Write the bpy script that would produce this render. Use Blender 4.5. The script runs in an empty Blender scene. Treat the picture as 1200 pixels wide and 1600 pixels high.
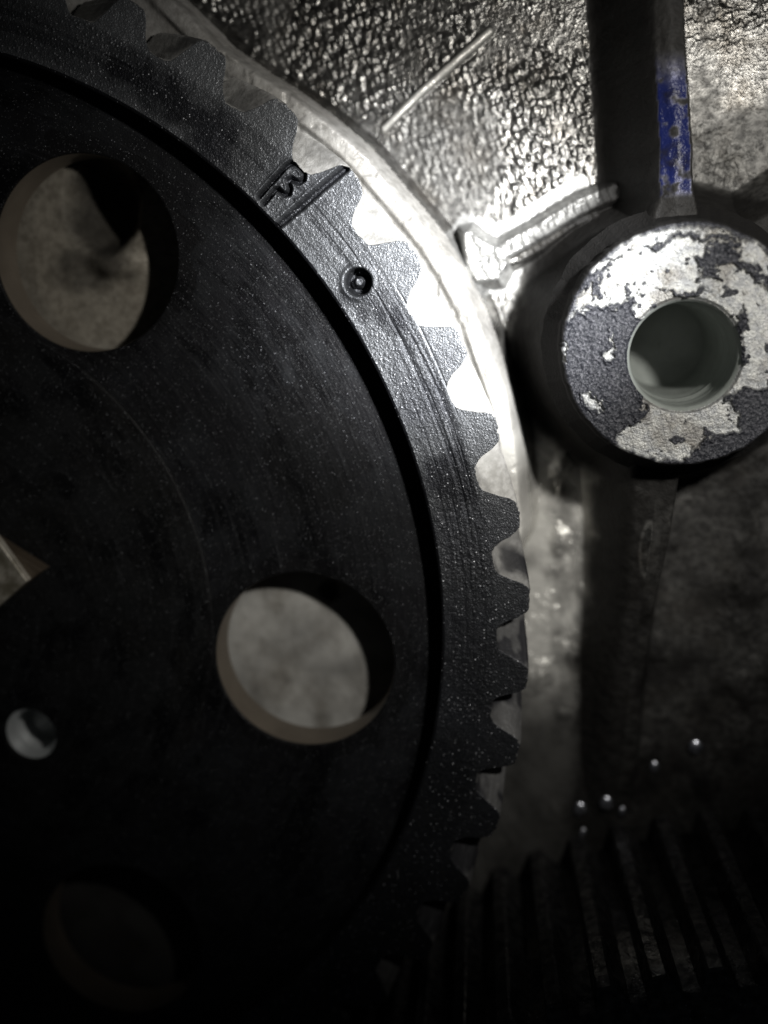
import bpy, math
import numpy as np
from mathutils import Matrix, Vector

# ---------------------------------------------------------------- scene, camera, light, exposure
sc = bpy.context.scene
col = sc.collection
S = 0.01                                   # everything below is written in centimetres
F = 1600.0
CAMZ = 16.0
nv = np.array([(842.05-600)/F, -(448.75-800)/F, -1.0]); nv /= np.linalg.norm(nv)
e1 = np.cross([0, 1, 0], -nv); e1 /= np.linalg.norm(e1)
e2 = np.cross(-nv, e1)

cam_d = bpy.data.cameras.new("camera")
cam = bpy.data.objects.new("camera", cam_d); col.objects.link(cam)
cam_d.sensor_fit = 'VERTICAL'; cam_d.sensor_height = 24.0; cam_d.sensor_width = 18.0; cam_d.lens = 24.0
cam_d.clip_start = 0.005; cam_d.clip_end = 5.0
M = Matrix([list(map(float, e1)), list(map(float, e2)), list(map(float, -nv))]).to_4x4()
M.translation = Vector((0, 0, CAMZ*S))
cam.matrix_world = M
sc.camera = cam
cam_d.dof.use_dof = True
cam_d.dof.focus_distance = 0.159
cam_d.dof.aperture_fstop = 4.6

world = bpy.data.worlds.new("World"); sc.world = world; world.use_nodes = True
world.node_tree.nodes["Background"].inputs[0].default_value = (0.8, 0.9, 1.0, 1)
world.node_tree.nodes["Background"].inputs[1].default_value = 0.006

def spot(name, loc, target, power, size, blend, radius, color):
    d = bpy.data.lights.new(name, 'SPOT'); o = bpy.data.objects.new(name, d); col.objects.link(o)
    o.location = Vector(loc)*S
    o.rotation_euler = (Vector(target)-Vector(loc)).to_track_quat('-Z', 'Y').to_euler()
    d.energy = power; d.spot_size = math.radians(size); d.spot_blend = blend
    d.shadow_soft_size = radius*S; d.color = color
    return o
TORCH = (5.9, 3.1, 12.0)
spot("torch_hotspot", TORCH, (-1.35, 0.3, -1.0), 4.6, 27, 1.0, 0.4, (0.97, 0.98, 1.0))
spot("torch_spill", TORCH, (-0.5, -0.8, -1.5), 0.95, 70, 1.0, 0.4, (1.0, 0.97, 0.92))

sc.view_settings.view_transform = 'Standard'; sc.view_settings.look = 'None'
sc.view_settings.exposure = 0.0; sc.view_settings.gamma = 1.0
sc.cycles.use_denoising = True
sc.cycles.sample_clamp_indirect = 4.0

# ---------------------------------------------------------------- helpers
def at(px, py, z=0.0):
    v = np.array([(px-600)/F, -(py-800)/F, -1.0]); v = v/(v@nv)*(CAMZ-z)
    return np.array([v@e1, v@e2])
def ats(pts, z=0.0):
    return np.array([at(p[0], p[1], p[2] if len(p) > 2 else z) for p in pts])

def _hash(ix, iy, seed):
    h = (ix.astype(np.int64)*374761393 + iy.astype(np.int64)*668265263 + seed*974634777) & 0x7fffffff
    h = ((h ^ (h >> 13))*1274126177) & 0x7fffffff
    return ((h ^ (h >> 16)) & 0xffff)/65535.0
def noise(x, y, seed=0):
    ix = np.floor(x); iy = np.floor(y); fx = x-ix; fy = y-iy
    fx = fx*fx*(3-2*fx); fy = fy*fy*(3-2*fy)
    a = _hash(ix, iy, seed); b = _hash(ix+1, iy, seed); c = _hash(ix, iy+1, seed); d = _hash(ix+1, iy+1, seed)
    return (a+(b-a)*fx)*(1-fy)+(c+(d-c)*fx)*fy
def fbm(x, y, seed=0, octv=4):
    s = 0; a = 0.5; t = 0
    for k in range(octv):
        s = s+a*noise(x*2**k+k*17.3, y*2**k-k*9.1, seed+k); t += a; a *= 0.5
    return s/t
def cells(x, y, seed=0, full=False):
    """distance to the nearest jittered lattice point, and that point's random value"""
    ix = np.floor(x); iy = np.floor(y)
    best = np.full(x.shape, 9.0); rv = np.zeros(x.shape); ly = np.zeros(x.shape)
    for dx in (-1, 0, 1):
        for dy in (-1, 0, 1):
            cx = ix+dx; cy = iy+dy
            px = cx+0.15+0.7*_hash(cx, cy, seed+1); py = cy+0.15+0.7*_hash(cx, cy, seed+2)
            d = (x-px)**2+(y-py)**2
            m = d < best
            best = np.where(m, d, best); rv = np.where(m, _hash(cx, cy, seed+3), rv); ly = np.where(m, y-py, ly)
    return (np.sqrt(best), rv, ly) if full else (np.sqrt(best), rv)
def sstep(a, b, x):
    t = np.clip((x-a)/(b-a), 0, 1); return t*t*(3-2*t)
def segd(X, Y, pts):
    """distance to a polyline and the running parameter (0..n-1) of the closest point"""
    best = np.full(X.shape, 1e9); par = np.zeros(X.shape)
    for i in range(len(pts)-1):
        a = pts[i]; b = pts[i+1]; d = b-a; L = d@d
        t = np.clip(((X-a[0])*d[0]+(Y-a[1])*d[1])/L, 0, 1)
        q = np.hypot(X-a[0]-t*d[0], Y-a[1]-t*d[1])
        m = q < best; best = np.where(m, q, best); par = np.where(m, i+t, par)
    return best, par
def polyd(X, Y, pts):
    """signed distance to a closed polygon, negative inside"""
    p = np.vstack([pts, pts[:1]]); d, _ = segd(X, Y, p)
    ins = np.zeros(X.shape, bool)
    for i in range(len(p)-1):
        (x0, y0), (x1, y1) = p[i], p[i+1]
        c = ((y0 > Y) != (y1 > Y)) & (X < (x1-x0)*(Y-y0)/((y1-y0) if y1 != y0 else 1e-9)+x0)
        ins ^= c
    return np.where(ins, -d, d)

def tag(o, label=None, cat=None, group=None, kind=None):
    if label: o['label'] = label
    if cat: o['category'] = cat
    if group: o['group'] = group
    if kind: o['kind'] = kind
    return o
def empty(name, loc, label, cat, group=None):
    o = bpy.data.objects.new(name, None); col.objects.link(o); o.empty_display_size = 0.01
    o.location = Vector(loc)*S; tag(o, label, cat, group); return o
def mesh_np(name, V, Q, mat, parent=None, attrs=None, normals=None, smooth=True):
    """V (n,3) in cm relative to the parent, Q (m,4) or (m,3) index array"""
    used, inv = np.unique(Q.ravel(), return_inverse=True)
    V2 = (V[used]*S).astype(np.float32); k = Q.shape[1]
    me = bpy.data.meshes.new(name)
    me.vertices.add(len(V2)); me.vertices.foreach_set("co", V2.ravel())
    me.loops.add(len(inv)); me.loops.foreach_set("vertex_index", inv.astype(np.int32))
    m = len(Q); me.polygons.add(m)
    me.polygons.foreach_set("loop_start", np.arange(0, m*k, k, dtype=np.int32))
    me.polygons.foreach_set("loop_total", np.full(m, k, dtype=np.int32))
    me.update(calc_edges=True)
    me.polygons.foreach_set("use_smooth", np.full(m, smooth))
    for an, av in (attrs or {}).items():
        a = me.attributes.new(an, 'FLOAT', 'POINT'); a.data.foreach_set("value", av[used].astype(np.float32))
    if normals is not None:
        me.normals_split_custom_set_from_vertices(normals[used].tolist())
    o = bpy.data.objects.new(name, me); col.objects.link(o)
    if mat: me.materials.append(mat)
    if parent: o.parent = parent
    return o
def grid_quads(nr, nc, wrap=False):
    i = np.arange(nr-1)[:, None]; j = np.arange(nc if wrap else nc-1)[None, :]
    a = i*nc+j; b = i*nc+(j+1) % nc
    return np.stack([a, b, b+nc, a+nc], -1)       # (nr-1, nc', 4)
def vnormals(V, Q):
    """area weighted vertex normals of a quad mesh"""
    fn = np.cross(V[Q[:, 2]]-V[Q[:, 0]], V[Q[:, 3]]-V[Q[:, 1]])
    N = np.zeros_like(V)
    for k in range(4):
        for c in range(3):
            N[:, c] += np.bincount(Q[:, k], fn[:, c], len(V))
    return N/np.maximum(np.linalg.norm(N, axis=1), 1e-12)[:, None]
def lathe(name, prof, mat, parent, centre=(0, 0), n=64, attrs=None, smooth=True):
    prof = np.array(prof, float); th = np.linspace(0, 2*np.pi, n, endpoint=False)
    R = prof[:, 0][:, None]; V = np.stack([centre[0]+R*np.cos(th), centre[1]+R*np.sin(th), prof[:, 1][:, None]+0*th], -1).reshape(-1, 3)
    return mesh_np(name, V, grid_quads(len(prof), n, True).reshape(-1, 4), mat, parent, smooth=smooth)
def curve_plate(name, outer, holes, z_top, z_bot, mat, parent, bevel=0.03):
    """a plate with holes: filled curve, extruded, with small chamfers"""
    cu = bpy.data.curves.new(name, 'CURVE'); cu.dimensions = '2D'; cu.fill_mode = 'BOTH'
    cu.extrude = ((z_top-z_bot)/2-bevel)*S; cu.bevel_depth = bevel*S; cu.bevel_resolution = 2
    cu.offset = -bevel*S
    for pts in [outer]+holes:
        sp = cu.splines.new('POLY'); sp.points.add(len(pts)-1); sp.use_cyclic_u = True
        for p, q in zip(sp.points, pts): p.co = (q[0]*S, q[1]*S, 0, 1)
    t = bpy.data.objects.new(name, cu); col.objects.link(t)
    dg = bpy.context.evaluated_depsgraph_get()
    me = bpy.data.meshes.new_from_object(t.evaluated_get(dg))
    bpy.data.objects.remove(t); bpy.data.curves.remove(cu)
    me.transform(Matrix.Translation((0, 0, (z_top+z_bot)/2*S)))
    me.materials.clear(); me.materials.append(mat); me.name = name
    me.polygons.foreach_set("use_smooth", np.zeros(len(me.polygons), bool))
    o = bpy.data.objects.new(name, me); col.objects.link(o); o.parent = parent
    return o
def circ(cx, cy, r, n=96, a0=0.0):
    t = np.linspace(0, 2*np.pi, n, endpoint=False)+a0
    return [(cx+r*math.cos(a), cy+r*math.sin(a)) for a in t]

# ---------------------------------------------------------------- materials
class NT:
    def __init__(s, name):
        s.m = bpy.data.materials.new(name); s.m.use_nodes = True; s.t = s.m.node_tree
        s.b = s.t.nodes["Principled BSDF"]; s.tc = s.t.nodes.new("ShaderNodeTexCoord")
        s.mp = s.t.nodes.new("ShaderNodeMapping"); s.mp.inputs['Scale'].default_value = (100, 100, 100)
        s.t.links.new(s.tc.outputs['Object'], s.mp.inputs['Vector']); s.v = s.mp.outputs[0]; s.nrm = None
    def L(s, a, b): s.t.links.new(a, b)
    def val(s, x, sock):
        if hasattr(x, 'is_linked'): s.L(x, sock)
        else: sock.default_value = x
    def noise(s, scale, detail=4, rough=0.55, vec=None):
        n = s.t.nodes.new("ShaderNodeTexNoise"); n.inputs['Scale'].default_value = scale
        n.inputs['Detail'].default_value = detail; n.inputs['Roughness'].default_value = rough
        s.L(vec or s.v, n.inputs['Vector']); return n.outputs[0]
    def voro(s, scale, out='Distance', rnd=1.0):
        n = s.t.nodes.new("ShaderNodeTexVoronoi"); n.inputs['Scale'].default_value = scale
        n.inputs['Randomness'].default_value = rnd; s.L(s.v, n.inputs['Vector']); return n.outputs
    def ramp(s, x, a, b, lo=0.0, hi=1.0):
        n = s.t.nodes.new("ShaderNodeMapRange"); n.interpolation_type = 'SMOOTHSTEP'
        s.L(x, n.inputs[0])
        for i, q in enumerate((a, b, lo, hi)): n.inputs[i+1].default_value = q
        return n.outputs[0]
    def math(s, op, a, b=0.0):
        n = s.t.nodes.new("ShaderNodeMath"); n.operation = op; s.val(a, n.inputs[0]); s.val(b, n.inputs[1]); return n.outputs[0]
    def mix(s, f, a, b):
        n = s.t.nodes.new("ShaderNodeMix"); n.data_type = 'RGBA'; s.val(f, n.inputs[0])
        for q, k in ((a, 6), (b, 7)):
            if hasattr(q, 'is_linked'): s.L(q, n.inputs[k])
            else: n.inputs[k].default_value = (*q, 1) if len(q) == 3 else q
        return n.outputs[2]
    def attr(s, name):
        n = s.t.nodes.new("ShaderNodeAttribute"); n.attribute_name = name; return n.outputs['Fac']
    def bump(s, h, dist, strength=1.0):
        n = s.t.nodes.new("ShaderNodeBump"); n.inputs['Distance'].default_value = dist*S; n.inputs['Strength'].default_value = strength
        s.L(h, n.inputs['Height'])
        if s.nrm: s.L(s.nrm, n.inputs['Normal'])
        s.nrm = n.outputs[0]
    def done(s, color, rough, metal=0.0, spec=None):
        for x, k in ((color, 'Base Color'), (rough, 'Roughness'), (metal, 'Metallic')):
            if hasattr(x, 'is_linked'): s.L(x, s.b.inputs[k])
            else: s.b.inputs[k].default_value = (*x, 1) if k == 'Base Color' else x
        if spec is not None: s.b.inputs['Specular IOR Level'].default_value = spec
        if s.nrm: s.L(s.nrm, s.b.inputs['Normal'])
        return s.m

_A = [at(132.7, 397.5, -0.5), at(474.5, 1032, -0.5), at(240, 650, -0.5), at(500, 720, -0.5), at(470, 640, -0.5)]
WEB_STAINS = [(*(p-np.array([-11.1827, -5.3654])), r0) for p, r0 in zip(_A, (1.6, 1.6, 0.2, 0.6, 0.3))]
def speck(n, scale=26, size=0.22, keep=0.6, seedscale=1.0):
    """tiny bright metal grains: a mask"""
    o = n.voro(scale)
    m = n.ramp(o['Distance'], size, size*0.45)
    sep = n.t.nodes.new("ShaderNodeSeparateColor"); n.L(o['Color'], sep.inputs[0])
    k = n.ramp(sep.outputs[0], keep, 1.0)
    return n.math('MULTIPLY', m, k)

def mat_rim():
    n = NT("black_oxide_rim")
    w = n.attr('worn'); big = n.noise(0.9, 5)
    c = n.mix(w, (0.020, 0.021, 0.024), (0.15, 0.157, 0.165))
    c = n.mix(n.ramp(big, 0.42, 0.72, 0, 0.5), c, (0.04, 0.042, 0.05))
    g = n.noise(34, 2, 0.7)
    c = n.mix(n.math('MULTIPLY', n.ramp(g, 0.56, 0.75, 0, 0.6), n.math('ADD', w, 0.15)), c, (0.42, 0.43, 0.45))
    sp = speck(n, 20, 0.26, 0.55)
    c = n.mix(n.math('MULTIPLY', sp, n.math('SUBTRACT', 1.15, w)), c, (0.75, 0.76, 0.8))
    n.bump(g, 0.02, 0.75); n.bump(n.noise(12, 3), 0.02, 0.5)
    return n.done(c, n.ramp(g, 0.3, 0.8, 0.5, 0.32), 0.7)
def mat_flank():
    n = NT("worn_tooth_flank")
    mp = n.t.nodes.new("ShaderNodeMapping"); mp.inputs['Scale'].default_value = (1.0, 1.0, 0.15); n.L(n.v, mp.inputs[0])
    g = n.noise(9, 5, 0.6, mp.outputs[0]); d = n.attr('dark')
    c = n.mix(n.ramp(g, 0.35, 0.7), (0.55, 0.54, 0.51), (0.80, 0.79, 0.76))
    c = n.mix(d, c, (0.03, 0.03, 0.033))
    n.bump(g, 0.03, 0.6)
    return n.done(c, 0.42, 0.25)
def mat_web(name, base=(0.0085, 0.0092, 0.0105), stain=(0.004, 0.004, 0.005), holes=True):
    n = NT(name)
    big = n.noise(0.8, 6, 0.65)
    c = n.mix(n.ramp(big, 0.42, 0.62), base, stain)
    wob = n.noise(1.6, 5, 0.6)
    for (hx, hy, hr0) in WEB_STAINS:
        v = n.t.nodes.new("ShaderNodeVectorMath"); v.operation = 'DISTANCE'
        m2 = n.t.nodes.new("ShaderNodeVectorMath"); m2.operation = 'MULTIPLY'; n.L(n.v, m2.inputs[0]); m2.inputs[1].default_value = (1, 1, 0)
        n.L(m2.outputs[0], v.inputs[0]); v.inputs[1].default_value = (hx, hy, 0)
        dd_ = n.math('ADD', v.outputs['Value'], n.math('MULTIPLY', n.math('SUBTRACT', wob, 0.5), 1.4))
        c = n.mix(n.ramp(dd_, hr0+0.32, hr0+0.22, 0, 0.9), c, (0.0025, 0.0025, 0.003))
    sx = n.t.nodes.new("ShaderNodeSeparateXYZ"); n.L(n.v, sx.inputs[0])
    rad = n.math('SQRT', n.math('ADD', n.math('MULTIPLY', sx.outputs[0], sx.outputs[0]), n.math('MULTIPLY', sx.outputs[1], sx.outputs[1])))
    ang = n.math('ARCTAN2', sx.outputs[1], sx.outputs[0])
    cb = n.t.nodes.new("ShaderNodeCombineXYZ"); n.L(n.math('MULTIPLY', rad, 9.0), cb.inputs[0]); n.L(n.math('MULTIPLY', ang, 2.2), cb.inputs[1])
    rings = n.noise(1.0, 5, 0.65, cb.outputs[0])
    cb2 = n.t.nodes.new("ShaderNodeCombineXYZ"); n.L(n.math('MULTIPLY', rad, 1.1), cb2.inputs[0]); n.L(n.math('MULTIPLY', ang, 2.6), cb2.inputs[1])
    smear = n.noise(1.0, 6, 0.7, cb2.outputs[0])
    c = n.mix(n.ramp(smear, 0.5, 0.62, 0, 0.85), c, (0.0022, 0.0022, 0.0026))
    c = n.mix(n.ramp(rings, 0.55, 0.75, 0, 0.6), c, (0.022, 0.023, 0.025))
    n.bump(rings, 0.05, 0.35)
    sp = speck(n, 22, 0.15, 0.68); sp2 = speck(n, 33, 0.26, 0.4)
    c = n.mix(sp2, c, (0.16, 0.165, 0.17)); c = n.mix(sp, c, (0.55, 0.56, 0.6))
    g = n.noise(30, 2, 0.7)
    n.bump(g, 0.02, 0.5); n.bump(n.noise(2.5, 4), 0.05, 0.35)
    return n.done(c, n.ramp(smear, 0.46, 0.62, 0.62, 0.40), 0.0, 0.22)
def mat_cast(name, lo=(0.16, 0.155, 0.145), hi=(0.50, 0.49, 0.46), rough=0.42, metal=0.55, fine=0.6, stain=0.6):
    n = NT(name)
    a = n.noise(1.1, 6, 0.6); b = n.noise(7, 4, 0.6); s = n.attr('grime_shade'); bl = n.attr('paint')
    c = n.mix(n.ramp(b, 0.3, 0.7), lo, hi)
    c = n.mix(n.ramp(a, 0.45, 0.75, 0, stain), c, (0.10, 0.085, 0.065))
    c = n.mix(n.attr('bare'), c, (0.62, 0.61, 0.57))
    c = n.mix(s, c, (0.008, 0.0075, 0.007))
    c = n.mix(bl, c, n.mix(n.ramp(n.noise(2.5, 5, 0.6), 0.52, 0.72), (0.008, 0.012, 0.060), (0.010, 0.010, 0.018)))
    rough = n.math('ADD', rough, n.math('MULTIPLY', s, 0.35))
    n.bump(b, 0.05, fine); n.bump(n.noise(28, 2), 0.012, fine)
    met = n.math('MULTIPLY', n.math('SUBTRACT', 1.0, n.math('MAXIMUM', n.math('MULTIPLY', n.attr('bare'), 0.7), n.math('MAXIMUM', s, bl))), metal)
    return n.done(c, rough, met, 0.15)

M_rim = mat_rim(); M_flank = mat_flank()
M_web = mat_web("oily_black_web"); M_hub = mat_web("oily_black_hub", (0.008, 0.0085, 0.009), (0.005, 0.005, 0.005))
M_cast = mat_cast("cast_aluminium", (0.07, 0.069, 0.066), (0.27, 0.265, 0.25), 0.27, 0.9, 0.4)
M_ridge = mat_cast("pale_cast_ridge", (0.20, 0.20, 0.195), (0.45, 0.45, 0.435), 0.36, 0.6, 0.4, 0.2); M_ring = mat_cast("machined_aluminium", (0.34, 0.33, 0.31), (0.52, 0.51, 0.485), 0.4, 0.45, 0.3, 0.4)  # the ridge gets a paler cast colour than the wall
M_pocket = mat_cast("machined_pocket_floor", (0.15, 0.135, 0.11), (0.25, 0.23, 0.19), 0.5, 0.2, 0.2, 0.3)

# ================================================================= the large gear
GC = np.array([-11.1827, -5.3654])
gear = empty("timing_gear", (GC[0], GC[1], 0), "large black steel gear with round holes and raised toothed rim, filling the left", "gear")
tips_deg = {7: 54.95, 6: 47.58, 5: 40.21, 4: 32.47, 3: 24.54, 2: 17.22, 1: 9.56, 0: 2.43, -1: -4.70, -2: -11.49}
ks = np.arange(-22, 28); P = 360/49
td = np.array([tips_deg.get(k, None) if k in tips_deg else (tips_deg[7]+(k-7)*P if k > 7 else tips_deg[-2]+(k+2)*P) for k in ks], float)
# close the circle: stretch the unseen teeth evenly
lo_i = 0; span = td[-1]-td[0]
R_IN, R_ROOT, R_TIP, GW = 9.6046, 10.50, 11.055, 1.20
th_dense = np.arange(-50, 76, 0.06); th_coarse = np.arange(76, 310, 0.5)
TH = np.concatenate([th_dense, th_coarse]); NC = len(TH)
TW = np.where(TH > td[-1]-0, TH-360, TH)
U = np.interp(TW, td, ks.astype(float))
U = np.where(TW < td[0], ks[0]+(TW-td[0])/P, U)
K = np.round(U).astype(int); u = U-K
au = np.abs(u+0.01)
thr = np.radians(TH)
rough_edge = (fbm(TH*2.2, TH*0, 5, 3)-0.5)*0.035
pu = np.linspace(-0.5, 0.5, 201)
pr_ = np.interp(pu, [-.5, -.40, -.34, -.275, -.225, -.18, -.145, 0, .10, .15, .19, .235, .285, .34, .40, .5],
                [10.51, 10.51, 10.57, 10.70, 10.88, 10.985, 11.035, 11.06, 11.065, 11.035, 10.965, 10.82, 10.68, 10.56, 10.525, 10.51])
kk = np.exp(-np.linspace(-2, 2, 9)**2); kk /= kk.sum(); pr_ = np.convolve(np.pad(pr_, 4, mode='edge'), kk, 'valid')
wj = 1+0.10*(_hash(K, K*0, 77)-0.5); hj = 0.05*(_hash(K, K*0, 79)-0.5); sk = 0.03*(_hash(K, K*0, 83)-0.5)
base_r = np.interp(np.clip(u*wj+sk*np.cos(np.pi*u)**2, -0.5, 0.5), pu, pr_)
nick = sstep(0.66, 0.80, noise(TH*3.1, TH*0, 87))*0.02*sstep(10.7, 11.0, base_r)
r_out = base_r+hj*sstep(10.55, 11.0, base_r)+rough_edge+0.012*(noise(TH*9, TH*0, 89)-0.5)-nick
r_out = np.maximum(r_out, 10.506)

# --- front face
NA, NB = 92, 46
ra = R_IN+0.05+(R_ROOT-0.02-R_IN-0.05)*np.linspace(0, 1, NA)
tb = np.linspace(0, 1, NB+1)[1:]
RB = (R_ROOT-0.02)+(r_out[None, :]-0.02-(R_ROOT-0.02))*tb[:, None]
RR = np.vstack([np.repeat(ra[:, None], NC, 1), RB])
TT = np.repeat(thr[None, :], RR.shape[0], 0)
X = RR*np.cos(TT); Y = RR*np.sin(TT); XW = X+GC[0]; YW = Y+GC[1]
deg = np.degrees(TT)
Z = (fbm(X*9, Y*9, 11, 4)-0.5)*0.010
# lathe lines along the rim, strongest in the middle of the ring
streak = fbm(RR*11, deg*0.05, 21, 4); band = sstep(9.75, 9.95, RR)*(1-sstep(10.35, 10.52, RR))
Z += -band*0.012*sstep(0.50, 0.72, streak)*sstep(48, 30, deg)*sstep(-5, 20, deg)-band*0.006*(fbm(RR*26, deg*0.12, 23, 2)-0.5)
line = 10.12+0.05*np.sin(deg*0.05)+0.02*(noise(deg*0.4, deg*0, 3)-0.5)
Z -= 0.010*np.exp(-((RR-line-0.17*sstep(25, 45, deg))/0.012)**2)*sstep(12, 20, deg)*(1-sstep(36, 40, deg))
Z -= 0.012*np.exp(-((RR-line-0.35)/0.015)**2)*sstep(18, 22, deg)*(1-sstep(29, 33, deg))
# pitting
cd, cr = cells(X*13, Y*13, 71)
pit = (cr > 0.55)*np.clip(1-(cd/0.30)**2, 0, 1)
grain = sstep(0.45, 0.6, fbm(X*0.9, Y*0.9, 31, 3))*(1-sstep(10.4, 10.6, RR))
Z += pit*0.008*(0.25+grain)*(1-sstep(10.42, 10.6, RR))
# stamped marks: a straight line, a character, a centre punch dot
def groove(pts, w, d):
    global Z
    q, _ = segd(XW, YW, ats(pts))
    Z -= d*(1-sstep(w*0.15, w, q)); Z += 0.010*np.exp(-((q-w*1.15)/(w*0.3))**2)
groove([(432, 354), (470, 322), (505, 291), (539, 263)], 0.085, 0.13)
groove([(404, 307), (446, 260), (453, 255), (460, 255), (469, 261), (475, 269), (474, 280), (466, 285), (455, 279), (449, 282),
        (453, 294), (451, 302), (443, 304), (434, 296), (428, 297), (422, 306), (411, 318)], 0.056, 0.13)
dc = at(559.5, 440.5); q = np.hypot(XW-dc[0], YW-dc[1])
Z -= 0.32*(1-sstep(0.165, 0.225, q))*sstep(0.05, 0.12, q)+0.10*(1-sstep(0.05, 0.12, q)); Z += 0.022*np.exp(-((q-0.25)/0.04)**2)
worn = 0.55+0.4*sstep(10.40, 10.52, RR+0.06*(fbm(X*2, Y*2, 41, 3)-0.5))+0.25*(1-sstep(9.7, 9.8, RR))
worn -= 0.6*sstep(0.5, 0.66, fbm(X*0.8+3, Y*0.8, 43, 4))*(1-sstep(10.3, 10.5, RR))
worn = np.clip(worn-0.25*sstep(0.5, 0.62, streak)*band-0.8*(1-sstep(0.02, 0.1, -Z+0.0))*0, 0, 1)
grease = sstep(0.04, 0.10, -Z)*(1-(q < 0.10))
worn = worn*(1-0.9*grease)
d0 = np.where(deg > 180, deg-360, deg); worn = worn*(0.08+0.92*sstep(-4, 28, d0))  # rim face gets darker towards its lower teeth
# --- outer side surface: front chamfer, then helical flanks going back
depth = np.concatenate([[0.006, 0.025, 0.06], np.linspace(0.12, GW, 16)])
TWIST = math.radians(6.0)
side = []
for dz in depth:
    t2 = thr+TWIST*dz/GW
    rs = r_out-0.02*math.exp(-dz/0.015)-0.18*dz/GW
    rs = rs+(noise(TH*3, TH*0+dz*30, 9)-0.5)*0.012
    side.append(np.stack([rs*np.cos(t2), rs*np.sin(t2), np.full(NC, -dz)], -1))
side = np.array(side)
front = np.stack([X, Y, Z], -1)
allV = np.concatenate([front, side], 0); NR = allV.shape[0]; NF = front.shape[0]
Vg = allV.reshape(-1, 3); QG = grid_quads(NR, NC, True)
QG = QG[..., ::-1] if False else QG
Ng = vnormals(Vg, QG.reshape(-1, 4))
if Ng[(NA//2)*NC+10][2] < 0:
    QG = QG[..., ::-1].copy(); Ng = -Ng
A_worn = np.concatenate([worn, np.zeros((len(depth), NC))], 0).ravel()
A_dark = np.concatenate([np.zeros((NF, NC)), np.maximum(0.88*sstep(16, -3, np.where(TH > 180, TH-360, TH)), 0.5*sstep(40, 56, TH))[None, :]+0.35*sstep(0.45, 0.7, fbm(np.repeat(TH[None, :]*0.8, len(depth), 0), np.repeat(depth[:, None]*3, NC, 1), 51, 3))], 0).ravel()  # flanks darkened low down and at upper left: painted light falloff
rowi = np.arange(NR-1)[:, None]; tooth_col = (au < 0.40)
is_face = np.repeat(rowi < NF, NC, 1)
tc = np.repeat(tooth_col[None, :], NR-1, 0)
def add_mats(o, Q, rows):
    me = o.data; me.materials.append(M_flank)
    me.polygons.foreach_set("material_index", (rows >= NF-1+1).astype(np.int32)); return o
in_rim = (rowi < NA) | (~tc)
rows_all = np.repeat(rowi, NC, 1)
sel = in_rim
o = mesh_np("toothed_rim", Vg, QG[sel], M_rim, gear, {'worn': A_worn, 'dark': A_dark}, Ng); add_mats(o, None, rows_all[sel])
o['label'] = "rim face with worn grey grain, stamped line, stamped character and round punch dot"
Kcol = K
for k in sorted(set(Kcol[tooth_col])):
    m = tc & (Kcol[None, :] == k) & ~(rowi < NA)
    if not m.any(): continue
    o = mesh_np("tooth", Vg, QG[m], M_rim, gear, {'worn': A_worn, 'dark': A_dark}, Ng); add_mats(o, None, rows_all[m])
# inner lip of the rim
lathe("rim_lip", [(R_IN-0.03, -0.62), (R_IN-0.012, -0.30), (R_IN, -0.035), (R_IN+0.012, -0.012), (R_IN+0.05, 0.0)], M_rim, gear, n=720)
WT, WB = -0.50, -1.25
hd = 7.2935; hr = 1.5585; ha = [math.radians(a) for a in (56.72, -5.16, -64.0, 116.7, 176.7, 236.7)]
hole_c = [tuple(at(132.7, 397.5, WT)-GC), tuple(at(474.5, 1032, WT)-GC)]+[(7.38*math.cos(a), 7.38*math.sin(a)) for a in ha[2:]]; hr *= 1.02
bolt_c = at(47, 1148, -0.42)-GC; bolt_r = 0.50
web = curve_plate("web", circ(0, 0, R_IN+0.0, 360), [circ(x, y, hr, 128) for x, y in hole_c]+[circ(*bolt_c, bolt_r+0.07, 64)], WT, WB, M_web, gear, 0.035)
lathe("back_flange", [(R_IN-0.02, WB), (R_IN-0.02, -GW+0.03), (10.2, -GW+0.03), (10.2, -GW-0.01)], M_rim, gear, n=360)
M_wall = NT("brown_bored_steel"); _g = M_wall.noise(1.5, 5); M_wall.bump(_g, 0.03, 0.3)
M_wall = M_wall.done(M_wall.mix(_g, (0.09, 0.075, 0.058), (0.20, 0.17, 0.135)), 0.45, 0.3)
for hx, hy in hole_c:
    lathe("hole_wall", [(hr+0.004, WT-0.045), (hr-0.006, WT-0.07), (hr-0.006, WB+0.02)], M_wall, gear, (hx, hy), 128)
# hub face
bolt_c = at(47, 1148, -0.42)-GC; bolt_r = 0.50
bolt_a = math.atan2(bolt_c[1], bolt_c[0]); bolt_d = math.hypot(*bolt_c)
hub = curve_plate("hub", circ(0, 0, min(math.hypot(*c) for c in hole_c)-hr-0.03, 240), [circ(*bolt_c, bolt_r, 64)], -0.42, WT-0.02, M_hub, gear, 0.03)
def bore_profile(r, z0, z1, pitch, amp):
    pts = []; z = z0; k = 0
    while z > z1:
        pts.append((r-(amp if k % 2 else 0), z)); z -= pitch/2; k += 1
    pts.append((0.02, z1)); return pts
M_thread = NT("threaded_steel"); M_thread.bump(M_thread.noise(12, 3), 0.01, 0.4); M_thread = M_thread.done((0.5, 0.52, 0.52), 0.45, 0.4)
lathe("threaded_bore", [(bolt_r+0.04, -0.445), (bolt_r, -0.46)]+bore_profile(bolt_r, -0.5, -1.32, 0.32, 0.09), M_thread, gear, bolt_c, 64, smooth=False)

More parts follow.
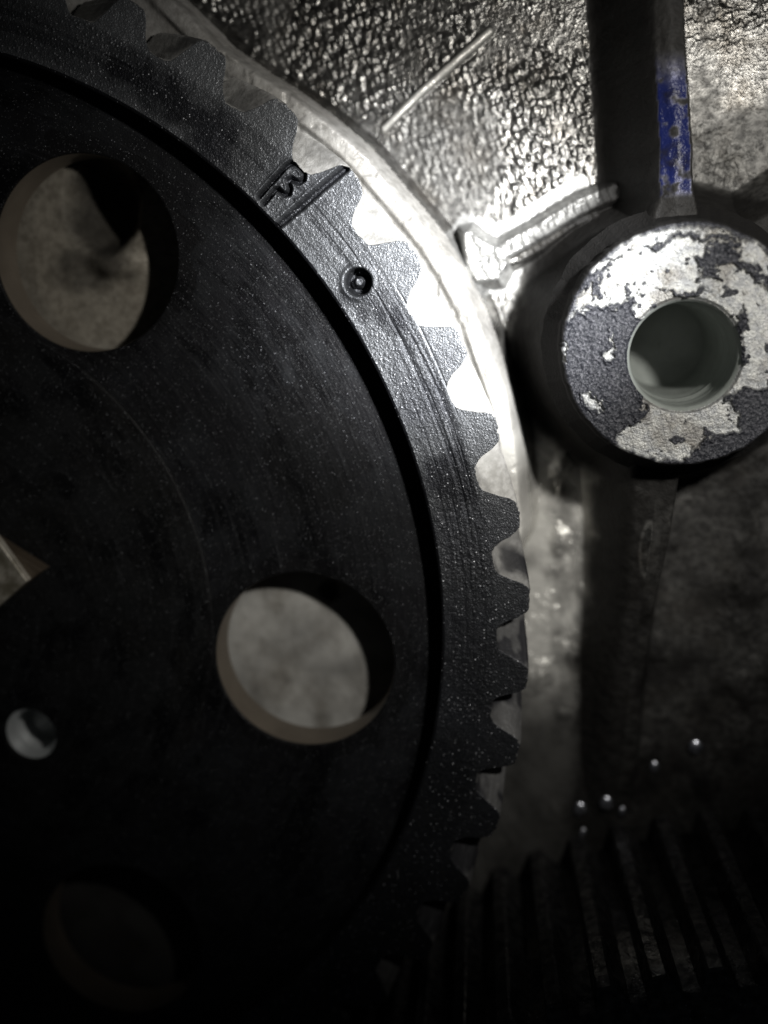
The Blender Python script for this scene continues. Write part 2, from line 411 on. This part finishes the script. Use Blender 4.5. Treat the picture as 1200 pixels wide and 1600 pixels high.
# lock plate sitting on the hub: two stacked square plates, one corner in view
M_plate = NT("scuffed_steel_plate")
_g = M_plate.noise(2.2, 6, 0.65); _c = M_plate.mix(M_plate.ramp(_g, 0.35, 0.65), (0.2, 0.18, 0.13), (0.6, 0.56, 0.48)); M_plate.bump(_g, 0.05, 0.5)
M_plate = M_plate.done(_c, 0.5, 0.4)
M_brown = NT("brown_oily_steel"); _g = M_brown.noise(2, 5); M_brown.bump(_g, 0.03, 0.4)
M_brown = M_brown.done(M_brown.mix(_g, (0.05, 0.038, 0.026), (0.11, 0.085, 0.06)), 0.45, 0.2)
def square_plate(name, corner, z_top, z_bot, size, mat, parent, loc):
    c = at(*corner, z_top); a = at(0, 850, z_top)-c; b = at(0, 945, z_top)-c
    a /= np.hypot(*a); b = b/np.hypot(*b)
    pts = [c, c+a*size, c+a*size+b*size, c+b*size]
    pts = [(p[0]-loc[0], p[1]-loc[1]) for p in pts]
    return curve_plate(name, pts, [], z_top, z_bot, mat, parent, 0.02)
lock = empty("lock_plate", (GC[0], GC[1], -0.42), "scuffed square metal plate whose corner shows on the gear's hub at the left edge", "plate")
o = square_plate("top_plate", (42, 908), 0.05, -0.12, 3.0, M_plate, lock, GC); o.location.z = 0.42*S-0.42*S+0.42*S
o = square_plate("backing_plate", (66, 892), -0.12, -0.42, 3.3, M_brown, lock, GC); o.location.z = 0.42*S

# ================================================================= the housing casting, one height field cut into its parts
G = 0.022
gx = np.arange(-13.6, 6.2, G*1.0); gy = np.arange(-17.6, 7.2, G*1.0)
# columns far left hide under the gear: only seen through its holes, so they can be coarse
gx = np.concatenate([np.arange(-13.6, -6.0, 0.06), np.arange(-6.0, 5.6, 0.020)])
gy = np.concatenate([np.arange(-17.4, -9.0, 0.06), np.arange(-9.0, 6.6, 0.020)])
HX, HY = np.meshgrid(gx, gy)
R = np.hypot(HX-GC[0], HY-GC[1])
w1 = (fbm(HX*0.9, HY*0.9, 101, 4)-0.5)
FL = -2.6
# orange-peel dimples of the rough casting
def dimples(sx, sy, seed, ang=0.35):
    ca, sa = math.cos(ang), math.sin(ang)
    xr = (HX*ca+HY*sa); yr = (-HX*sa+HY*ca)
    d, rv, ly = cells(xr/sx+0.3*w1, yr/sy, seed, True)
    return 0.25-(d**2)*1.25*(0.6+0.8*rv)-ly*0.25*rv
dim = dimples(0.11, 0.20, 201)*(0.25+0.75*sstep(2.6, 1.6, HX))
dim = dim*(0.35+1.1*fbm(HX*1.5, HY*1.5, 205, 3))+0.35*dimples(0.06, 0.09, 211)
H = FL+0.12*w1+dim*0.075+0.03*(fbm(HX*6, HY*6, 103, 3)-0.5)
# smoother blotchy floor low down beside the gear
lowf = sstep(-0.6, -1.8, HY)
H = H-lowf*dim*0.08+lowf*0.22*(fbm(HX*2.2, HY*1.5, 107, 4)-0.5)
# floor right of the ribs: smoother
# upper rib
def rowinterp(pts, z):
    a = ats(pts, z); i = np.argsort(a[:, 1]); return np.interp(HY, a[i, 1], a[i, 0])
cz = -0.55
cl = rowinterp([(1016, -120), (1022, 0), (1030, 150), (1034, 300), (1010, 380), (1000, 480)], cz)
cr_ = rowinterp([(1062, -120), (1068, 0), (1078, 150), (1084, 300), (1100, 380), (1110, 480)], cz)
wob = 0.05*(fbm(HX*0+3, HY*2.5, 111, 3)-0.5)
cl = cl+wob; cr_ = cr_+wob*0.7
fl_ = cl-0.85; fr_ = cr_+0.16
up = (HY > -0.9)
rib = np.where(HX < cl, cz-(cz-FL)*sstep(0, 1, (cl-HX)/0.85)**0.8, np.where(HX > cr_, cz-(cz-FL-0.0)*np.clip((HX-cr_)/0.16, 0, 1), cz))
rib = rib+0.07*np.exp(-((HX-(cl+cr_)/2)/((cr_-cl)*0.35+0.02))**2)+0.03*(fbm(HX*7, HY*7, 113, 3)-0.5)
in_up = up & (HX > cl-0.85) & (HX < cr_+0.16)
H_up = np.where(in_up, rib, -9)
# lower rib
lowpts = [(1031, 700, -0.6), (1018, 840, -1.0), (1003, 940, -1.4), (985, 1060, -1.8), (970, 1200, -2.3), (960, 1280, -2.6)]
lp = ats(lowpts); dl, pl = segd(HX, HY, lp)
lz = np.interp(pl, np.arange(6), [p[2] for p in lowpts]); lw = np.interp(pl, np.arange(6), [0.34, 0.26, 0.19, 0.18, 0.2, 0.2])
leftside = (HX < np.interp(HY, lp[::-1, 1], lp[::-1, 0]))
fall = np.where(leftside, 1.05, 0.30)
H_lo = lz-(lz-(FL-0.3))*sstep(0, 1, (dl-lw)/fall)+0.05*(fbm(HX*5, HY*5, 115, 3)-0.5)
H_lo = np.where(HY < -1.5, H_lo, -9)
# side rib to the upper right of the boss
sr = ats([(1120, 400), (1170, 368), (1290, 300)], -1.3); ds, _ = segd(HX, HY, sr)
H_sr = -1.35-(-1.35-FL)*sstep(0.10, 0.75, ds)
# cast ridge and block between ring and upper rib
blk = ats([(716, 356), (735, 352), (762, 372), (790, 382), (800, 410), (782, 444), (742, 446), (722, 420)], -1.9)
db = polyd(HX, HY, blk)
arm, _ = segd(HX, HY, ats([(775, 398), (840, 362), (905, 322), (960, 300)], -1.95))
arm2, _ = segd(HX, HY, ats([(800, 408), (845, 384), (892, 350), (930, 335)], -2.1))
trench, _ = segd(HX, HY, ats([(706, 386), (727, 352), (762, 362), (790, 366), (840, 330), (905, 290)], -2.6))
H -= 0.55*(1-sstep(0.03, 0.20, trench))
tr2, _ = segd(HX, HY, ats([(742, 452), (800, 446), (808, 405), (860, 375)], -2.5)); H -= 0.30*(1-sstep(0.02, 0.14, tr2))
H_rd = np.maximum(-1.95-0.7*sstep(-0.10, 0.12, db), np.maximum(-1.98-0.65*sstep(0.10, 0.30, arm), -2.15-0.5*sstep(0.05, 0.18, arm2)))
H_rd = H_rd+0.05*dim
# raised casting line
rl, _ = segd(HX, HY, ats([(600, 200), (655, 145), (700, 105), (765, 48)], -2.5)); H += 0.08*(1-sstep(0.02, 0.10, rl))-dim*0.07*(1-sstep(0.05, 0.12, rl))
# machined ring round the gear: outer edge traced at its own depth
ring_px = [(120, -160), (250, -20), (340, 70), (400, 112), (430, 130), (480, 165), (560, 230), (620, 300), (680, 372), (715, 430), (745, 490), (770, 560), (795, 630), (806, 690), (812, 760), (818, 850), (815, 980), (800, 1100), (775, 1200), (740, 1300), (690, 1400), (620, 1520), (520, 1640), (380, 1760)]
rp = ats(ring_px, -1.25)-GC
ra_ = np.degrees(np.arctan2(rp[:, 1], rp[:, 0])); rr_ = np.hypot(rp[:, 0], rp[:, 1]); ii = np.argsort(ra_)
AN = np.degrees(np.arctan2(HY-GC[1], HX-GC[0]))
ro = np.interp(AN, ra_[ii], rr_[ii])-0.75*sstep(7, -1, AN); ro = np.where(AN < -25, np.minimum(ro, 11.2), ro)
RZ = -1.27
ring = RZ+0.012*np.exp(-((R-ro+0.16)/0.12)**2)-0.10*sstep(0.26, 0.36, ro-R)
ring += 0.02*(fbm(HX*2, HY*2, 121, 4)-0.5)-0.03*sstep(0.60, 0.70, fbm(HX*3, HY*3, 125, 3))
ring = ring-(RZ-FL)*sstep(-0.05, 0.30, R-ro)
pocket = -1.50+0.06*(fbm(HX*1.3, HY*1.3, 127, 3)-0.5)
# cast recess seen through the upper hole
hp = at(165, 325, -1.7); q = np.hypot((HX-hp[0])*1.0, (HY-hp[1])*0.8); pocket = pocket-0.9*(1-sstep(0.25, 0.75, q+0.35*w1)); HSQ = q.copy()
hp = at(185, 410, -1.6); q = np.hypot((HX-hp[0])*0.7, (HY-hp[1])*1.5); pocket = pocket+0.14*(1-sstep(0.2, 0.5, q))
hp = at(150, 425, -1.7); q = np.hypot((HX-hp[0]), (HY-hp[1])); pocket = pocket-0.10*(1-sstep(0.10, 0.45, q+0.3*w1)); HSP = q.copy()
H0 = H.copy()
H = np.maximum.reduce([H, H_up, H_lo, H_sr, H_rd])
H = np.where(R < ro+0.30, np.maximum(ring, np.where(R < ro, -9, H)), H)
H = np.where(R < 10.25, pocket, H)
# boss: only its flare belongs to the field, the turned top is a mesh of its own
BC = at(1068, 541, 0.1); BR = 1.79
bd = np.hypot(HX-BC[0], HY-BC[1])
flare = -0.25-(2.35)*sstep(0.0, 1.0, (bd-1.72)/0.95)**0.7+0.06*(fbm(HX*4, HY*4, 131, 3)-0.5)
H = np.where(bd < 2.67, np.maximum(H, flare), H)
# parts by mask
lab = np.zeros(H.shape, int)                                     # 0 wall
lab[R < ro+0.12] = 1                                             # ring
lab[R < 10.25] = 2                                               # pocket
ridge = (H_rd > H0+0.02) & (R > ro+0.12); lab[ridge] = 3
lab[in_up & (H_up >= H-0.03) & (R > ro+0.12)] = 4
lab[(H_lo >= H-0.03) & (H_lo > FL+0.12) & (R > ro+0.12)] = 5
lab[ridge & (-2.15-0.5*sstep(0.05, 0.18, arm2) > np.maximum(-1.95-0.7*sstep(-0.10, 0.12, db), -1.98-0.65*sstep(0.10, 0.30, arm)))] = 8
lab[(bd < 2.5) & (R > ro+0.12)] = 6
lab[(H_sr >= H-1e-6) & (H_sr > FL+0.15) & (bd >= 2.5)] = 7
def biggest(m):
    todo = set(map(tuple, np.argwhere(m[:-1, :-1]))); best = []
    while todo:
        st = [todo.pop()]; comp = []
        while st:
            q = st.pop(); comp.append(q)
            for d in ((0, 1), (1, 0), (0, -1), (-1, 0)):
                p = (q[0]+d[0], q[1]+d[1])
                if p in todo: todo.remove(p); st.append(p)
        if len(comp) > len(best): best = comp
    o = np.zeros(m.shape, bool)
    if best: a = np.array(best); o[a[:, 0], a[:, 1]] = True
    return o
for k in (3, 8):
    big_ = biggest(lab == k); lab[(lab == k) & ~big_] = 0
# oil grime and paint, plus cast shadow and light falloff painted as darkening
nz = fbm(HX*1.6, HY*1.6, 141, 4)-0.5
grime_shade = 0.96*sstep(2.95, 2.5, bd+0.5*nz)  # grime on the boss foot, widened to paint the shadow around it
grime_shade = np.maximum(grime_shade, in_up*sstep(0.0, 0.5, 1-(HX-cl)/0.05*0)*0.96*(HX < cr_+0.02))  # grime on the crest, painted shadow on the left slope
grime_shade = np.maximum(grime_shade, 0.95*(1-sstep(0.75, 1.15, dl+0.4*nz))*(HY < -1.8)*leftside)  # shadow band left of the lower rib, put into the colour
grime_shade = np.maximum(grime_shade, 0.9*(1-sstep(0.22, 0.34, dl+0.3*nz))*(HY < -1.8))
oval = at(1015, 862, -1.0); q = np.hypot((HX-oval[0])/0.16, (HY-oval[1])/0.55); grime_shade = grime_shade*(1-(1-sstep(0.7, 1.15, q)))
brk = at(893, 560, -0.8); q = np.hypot((HX-brk[0])/0.28, (HY-brk[1])/0.8); grime_shade = grime_shade*(1-0.65*(1-sstep(0.4, 1.1, q+nz)))
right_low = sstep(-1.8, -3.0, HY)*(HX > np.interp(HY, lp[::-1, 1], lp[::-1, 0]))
grime_shade = np.maximum(grime_shade, right_low*(0.86+0.5*nz))
strip = lowf*(HX < np.interp(HY, lp[::-1, 1], lp[::-1, 0])-0.6)
grime_shade = np.maximum(grime_shade, sstep(0.52, 0.7, fbm(HX*0.7+5, HY*0.5, 143, 4))*0.45*(R > ro+0.15)*(1-strip))
grime_shade = np.clip(grime_shade, 0, 1)
pz = fbm(HX*5, HY*5, 151, 4)
bl0 = at(1060, 85, cz)[1]; bl1 = at(1060, 305, cz)[1]
paint = in_up*(HX > cl-0.02)*(HX < cr_-0.04)*sstep(bl0+0.1, bl0-0.5, HY)*sstep(bl1-0.05, bl1+0.1, HY)*sstep(0.74, 0.58, pz)
grime_shade = grime_shade*(1-paint)
VH = np.stack([HX, HY, H], -1).reshape(-1, 3); QH = grid_quads(len(gy), len(gx))
NH = vnormals(VH, QH.reshape(-1, 4))
ql = lab[:-1, :-1]; keep = (bd[:-1, :-1] > 1.62)
HC = (0.0, 0.0, FL)
housing = empty("engine_housing", (0, 0, FL), "rough cast aluminium housing with ribs and round bolt boss behind the gears", "engine housing")
VHl = VH-np.array([0, 0, FL])
bare = np.clip(strip*(0.70+1.6*(fbm(HX*2.5, HY*1.8, 145, 4)-0.42)), 0, 1)*(1-grime_shade)
grime_shade = np.where(R < ro+0.1, np.clip(0.55*sstep(0.28, 0.36, ro-R+0.1*nz)*(0.5+1.2*nz+0.2)*(R > 10.25), 0, 1), grime_shade)
grime_shade = np.maximum(grime_shade, (R > ro-0.3)*sstep(-6.4, -8.6, HY+0.8*nz)*0.9*(HY < -5))  # floor towards the pinion darkened to paint the light fading out
h3 = hole_c[2]; grime_shade = np.maximum(grime_shade, 0.93*(1-sstep(1.9, 2.6, np.hypot(HX-GC[0]-h3[0], HY-GC[1]-h3[1])))*(R < 10.25))  # pocket floor behind the lowest hole blackened as painted shade
h2 = hole_c[1]; qb = np.hypot(HX-GC[0]-h2[0], HY-GC[1]-h2[1]); grime_shade = np.maximum(grime_shade, np.clip(0.48+0.9*(fbm(HX*0.6, HY*1.1, 147, 4)-0.5), 0, 0.9)*(qb < 3.0)*(R < 10.25))  # pocket floor behind the middle hole made darker in blotches
grime_shade = np.maximum(grime_shade, (R < 10.25)*0.7*(1-sstep(0.15, 0.75, HSP*0.8+1.0*nz))); grime_shade = np.maximum(grime_shade, (R < 10.25)*0.85*(1-sstep(0.5, 0.95, HSQ+0.6*nz)))
sp_ = at(515, 925, -1.5); grime_shade = np.maximum(grime_shade, 0.95*(1-sstep(0.22, 0.45, np.hypot(HX-sp_[0], HY-sp_[1])+0.6*nz))*(R < 10.25))
grime_shade = np.maximum(grime_shade, (R > 10.25)*(R < ro+0.05)*sstep(42, 56, AN)*(0.45+0.9*nz)); grime_shade = np.clip(grime_shade, 0, 1)  # upper left of the ring darkened, painting the light falloff
bare = np.maximum(bare, 0.9*(1-sstep(0.02, 0.10, rl)))
at_ = {'bare': bare.ravel(), 'grime_shade': grime_shade.ravel(), 'paint': paint.ravel()}
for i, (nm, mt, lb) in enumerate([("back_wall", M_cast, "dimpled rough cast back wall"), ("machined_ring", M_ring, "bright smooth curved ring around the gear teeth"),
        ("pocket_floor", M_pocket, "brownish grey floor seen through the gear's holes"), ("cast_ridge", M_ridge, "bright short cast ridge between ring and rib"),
        ("upper_rib", M_cast, "upright dark rib with blue paint on its crest"), ("lower_rib", M_cast, "dark oily rib with painted shade on its left, running down from the boss"),
        ("boss_flare", M_cast, "grimy flared foot of the bolt boss with painted shade"), ("side_rib", M_cast, "short rib at the right edge"), ("cast_ridge", M_cast, "thin lower ridge under the bright one")]):
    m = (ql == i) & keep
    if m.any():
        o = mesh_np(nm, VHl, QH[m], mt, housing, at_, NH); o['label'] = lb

# boss top: a fine polar mesh with flaking black paint
nb_t = 900; th = np.linspace(0, 2*np.pi, nb_t, endpoint=False)
HOLE = 0.80; hc_off = at(1069, 556, 0.1)-BC
edge = BR+0.05*(fbm(np.cos(th)*4+9, np.sin(th)*4, 161, 4)-0.5)
tt = np.linspace(0, 1, 130)
inner = np.stack([hc_off[0]+(HOLE+0.03)*np.cos(th), hc_off[1]+(HOLE+0.03)*np.sin(th)], -1)
outer = np.stack([(edge-0.04)*np.cos(th), (edge-0.04)*np.sin(th)], -1)
XY = inner[None]*(1-tt[:, None, None])+outer[None]*tt[:, None, None]
BX = XY[..., 0]+BC[0]; BY = XY[..., 1]+BC[1]
bn = fbm(BX*3.5, BY*3.5, 171, 7)-0.5; bf = fbm(BX*14, BY*14, 173, 3)-0.5
def pdist(px): return polyd(BX+0.30*bn+0.14*bf, BY-0.28*(fbm(BX*3.5+7, BY*3.5, 175, 7)-0.5)+0.13*(fbm(BX*14+5, BY*14, 177, 3)-0.5), ats(px, 0.1))
patches = [
    ([(925, 472), (990, 470), (1000, 500), (992, 535), (990, 600), (1008, 640), (992, 660), (975, 668), (958, 700), (915, 670), (880, 600), (880, 500)], 0.0),
    ([(1150, 500), (1160, 478), (1166, 505), (1160, 565), (1150, 560), (1146, 520)], 0.0),
    ([(1128, 625), (1165, 603), (1290, 600), (1280, 690), (1180, 720), (1095, 740), (1075, 718), (1105, 690), (1150, 672), (1155, 645)], 0.0),
    ([(1020, 445), (1060, 452), (1100, 445), (1110, 458), (1060, 462)], 0.02),
    ([(1085, 400), (1110, 395), (1130, 425), (1115, 432), (1090, 420)], 0.02),
    ([(1098, 372), (1150, 385), (1200, 420), (1240, 470), (1215, 475), (1180, 430), (1140, 412), (1118, 420), (1132, 450), (1100, 440), (1088, 405), (1102, 392)], 0.03),
    ([(900, 455), (925, 425), (960, 400), (985, 385), (975, 400), (940, 430), (915, 462)], 0.03),
    ([(985, 395), (1060, 358), (1140, 370), (1180, 395), (1150, 388), (1080, 374), (1030, 388)], 0.03),
]
sd = np.full(BX.shape, 9.0)
for px, gsh in patches: sd = np.minimum(sd, pdist(px)+gsh)
for px in [[(912, 615), (922, 613), (942, 630), (940, 640), (925, 638), (912, 628)], [(955, 520), (962, 535), (960, 560), (950, 565), (946, 550)], [(925, 470), (985, 462), (980, 474), (940, 476)]]:
    sd = np.maximum(sd, -pdist(px)-0.0)
black = sstep(0.008, -0.012, sd+0.12*(fbm(BX*20, BY*20, 179, 3)-0.5))
black = np.maximum(black, sstep(0.70, 0.74, fbm(BX*6, BY*6, 178, 5)))
lip = np.exp(-((sd+0.02)/0.03)**2)
rimd = np.hypot(XY[..., 0], XY[..., 1])
black = np.maximum(black, sstep(BR-0.10, BR-0.03, rimd+0.15*bn+0.1*bf))
brown = sstep(0.55, 0.75, fbm(BX*2.2+2, BY*2.2, 181, 4)+0.25*sstep(0.5, 0.0, np.hypot(BX-at(1065, 430, .1)[0], (BY-at(1065, 430, .1)[1])*2))+0.25*sstep(0.35, 0.0, np.hypot(BX-at(1100, 690, .1)[0], BY-at(1100, 690, .1)[1])))
BZ = 0.10+0.035*lip+black*(0.035+0.035*(fbm(BX*11, BY*11, 183, 3)-0.4)+0.02*(fbm(BX*25, BY*25, 185, 2)-0.5))+(1-black)*(0.03*(fbm(BX*3, BY*3, 187, 4)-0.5)+0.006*(fbm(BX*30+BY*8, BY*4, 189, 2)-0.5))
edge = edge+0.03*(fbm(np.cos(th)*14+9, np.sin(th)*14, 163, 3)-0.5)
BZ += -0.06*sstep(0.05, 0.0, tt)[:, None]
rows = [np.stack([BX, BY, BZ], -1)]
bla = [black]; brn = [brown]
for dr, z in ((0.0, 0.07), (0.03, 0.0), (0.045, -0.15), (0.06, -0.40), (0.30, -0.8)):
    wv = 0.05*(fbm(th*6, th*0+z*4, 191, 3)-0.5)
    rows.append(np.stack([BC[0]+(edge+dr+wv)*np.cos(th), BC[1]+(edge+dr+wv)*np.sin(th), np.full(nb_t, z)], -1)[None])
    bla.append(np.ones((1, nb_t))); brn.append(np.zeros((1, nb_t)))
VB = np.concatenate(rows, 0); nrB = VB.shape[0]; VB = VB.reshape(-1, 3)-np.array([0, 0, FL])
QB = grid_quads(nrB, nb_t, True).reshape(-1, 4); NB_ = vnormals(VB, QB)
if NB_[nb_t*20][2] < 0: QB = QB[:, ::-1].copy()
n = NT("flaked_boss_paint")
bk = n.attr('black'); br = n.attr('brown'); g1 = n.noise(9, 5, 0.6); g2 = n.noise(26, 3, 0.6)
c = n.mix(n.ramp(g1, 0.3, 0.7), (0.20, 0.205, 0.21), (0.38, 0.38, 0.36))
g3 = n.noise(40, 3, 0.7)
c = n.mix(n.ramp(g3, 0.55, 0.75, 0, 0.5), c, (0.6, 0.61, 0.62)); c = n.mix(n.ramp(n.noise(4.5, 7, 0.7), 0.55, 0.68, 0, 0.75), c, (0.07, 0.065, 0.06))
c = n.mix(n.math('MULTIPLY', br, 0.5), c, (0.085, 0.072, 0.055))
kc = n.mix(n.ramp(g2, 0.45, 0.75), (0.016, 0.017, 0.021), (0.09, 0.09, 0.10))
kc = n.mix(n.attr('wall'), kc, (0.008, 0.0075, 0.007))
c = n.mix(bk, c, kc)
n.bump(g2, 0.03, 0.8); n.bump(g1, 0.03, 0.4)
M_boss = n.done(c, n.math("ADD", 0.42, n.math("MULTIPLY", n.attr("wall"), 0.45)), n.math("MULTIPLY", n.math("SUBTRACT", 1.0, bk), 0.45), 0.2)
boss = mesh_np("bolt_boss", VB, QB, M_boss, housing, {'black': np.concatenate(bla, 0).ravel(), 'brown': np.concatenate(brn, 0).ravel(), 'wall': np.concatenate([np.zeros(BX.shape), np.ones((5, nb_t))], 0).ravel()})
boss['label'] = "round boss face with flaking black paint over bare metal"
n = NT("bored_aluminium"); g = n.noise(3, 5); n.bump(n.noise(10, 4), 0.02, 0.4)
M_bore = n.done(n.mix(g, (0.16, 0.175, 0.16), (0.30, 0.32, 0.30)), 0.5, 0.0)
pr = [(HOLE+0.035, 0.045), (HOLE, -0.02)]
z = -0.1
rs = np.random.RandomState(4)
while z > -3.1:
    pr.append((HOLE-0.022*rs.rand()-0.04*(z < -0.9), z)); z -= 0.06
pr += [(HOLE-0.06, -3.14), (0.01, -3.16)]
bo = lathe("bore", [(r, zz-FL) for r, zz in pr], M_bore, boss, (BC[0]+hc_off[0], BC[1]+hc_off[1]), 96)

# ================================================================= second gear, lower right
R2 = 10.5; Z2 = 2.0; W2 = 4.5
a_, b_ = at(750, 1597, Z2), at(1200, 1490, Z2); mid = (a_+b_)/2; dd = b_-a_; Ld = np.hypot(*dd)
nn = np.array([dd[1], -dd[0]])/Ld; C2 = mid+nn*(math.sqrt(R2*R2-Ld*Ld/4)+0.1)
g2o = empty("pinion_gear", (C2[0], C2[1], Z2), "black oily gear with long slanted teeth in deep shade at the lower right", "gear")
n = NT("oily_black_teeth"); g = n.noise(7, 4); sp = speck(n, 14, 0.2, 0.6); n.bump(n.noise(18, 3), 0.02, 0.5); n.bump(g, 0.04, 0.4)
c = n.mix(n.ramp(g, 0.3, 0.75), (0.03, 0.03, 0.034), (0.15, 0.148, 0.145)); c = n.mix(sp, c, (0.5, 0.5, 0.55))
M_g2 = n.done(c, n.ramp(n.noise(1.5, 4), 0.4, 0.6, 0.2, 0.42), 0.7)
n2 = 78; pit = 2*math.pi/n2
tprof = [(-0.50, 0.0), (-0.36, 0.0), (-0.30, 0.10), (-0.16, 0.40), (-0.12, 0.44), (0.12, 0.44), (0.16, 0.40), (0.30, 0.10), (0.36, 0.0), (0.50, 0.0)]
mid_a = math.atan2(*( (mid-C2)[::-1]))
rootR = R2-0.44; nzr = 24
def z2row(k): return -W2*k/(nzr-1)
tw2 = math.radians(1.6)
def tooth_mesh(j, name):
    V = []; a0 = mid_a+j*pit+0.02
    for k in range(nzr):
        dz = z2row(k); cham = 0.06*math.exp(dz/0.03)
        for uu, h in tprof[1:-1]:
            a = a0+uu*pit+tw2*(-dz/W2)
            jit = 0.02*(float(noise(np.array([uu*9+j*3.1]), np.array([dz*6]), 7)[0])-0.5)
            r = rootR+max(h-cham*(h > 0.05), 0)+jit-(0.03 if h == 0 else 0)
            V.append((r*math.cos(a), r*math.sin(a), dz))
    V = np.array(V); nc = len(tprof)-2; Q = grid_quads(nzr, nc).reshape(-1, 4)
    i = np.arange(nc//2-0); cap = np.stack([i[:-1], i[1:], nc-1-i[1:], nc-1-i[:-1]], -1)
    Q = np.vstack([Q, cap])
    return mesh_np(name, V, Q, M_g2, g2o, smooth=False)
for j in range(-11, 12): tooth_mesh(j, "tooth")
lathe("rim", [(R2-1.3, -0.35), (R2-1.15, 0.0), (rootR-0.04, 0.0), (rootR, -0.03), (rootR, -W2), (R2-1.3, -W2)], M_g2, g2o, n=256)
lathe("web", [(2.0, -0.35), (R2-1.25, -0.35)], M_brown, g2o, n=128)

# oil drops beside the pinion: pale metal beads painted as their glints
M_drop = NT("oil_drop_glint").done((0.85, 0.87, 0.95), 0.3, 1.0)
drop_spec = [("largest oil drop, uppermost right of the group above the slanted teeth", 1086, 1166, 0.14), ("oil drop just left of and below the largest one", 1022, 1197, 0.10),
             ("middle oil drop above the slanted teeth, right of its brightest neighbour", 947, 1253, 0.13), ("leftmost oil drop above the slanted teeth, beside the light floor strip", 906, 1262, 0.13),
             ("small oil drop right beside the middle one", 972, 1267, 0.08), ("lowest small oil drop at the tooth ends", 911, 1300, 0.08)]
import bmesh
for lb, px, py, r in drop_spec:
    zf = -2.3
    for _ in range(4):
        p = at(px, py, zf); ix = np.searchsorted(gx, p[0]); iy = np.searchsorted(gy, p[1])
        zf = float(H[min(iy, H.shape[0]-1), min(ix, H.shape[1]-1)])
    bm = bmesh.new(); bmesh.ops.create_uvsphere(bm, u_segments=20, v_segments=12, radius=r*S)
    bmesh.ops.scale(bm, vec=(0.75+0.5*r/0.14*0.5, 1.15+2.5*(0.14-r), 0.45), verts=bm.verts)
    for f in bm.faces: f.smooth = True
    me = bpy.data.meshes.new("oil_drop_glint"); bm.to_mesh(me); bm.free(); me.materials.append(M_drop)
    o = bpy.data.objects.new("oil_drop_glint", me); col.objects.link(o); o.location = Vector((p[0], p[1], zf+r*0.35))*S
    tag(o, lb, "oil drop", "oil drops above the slanted teeth")
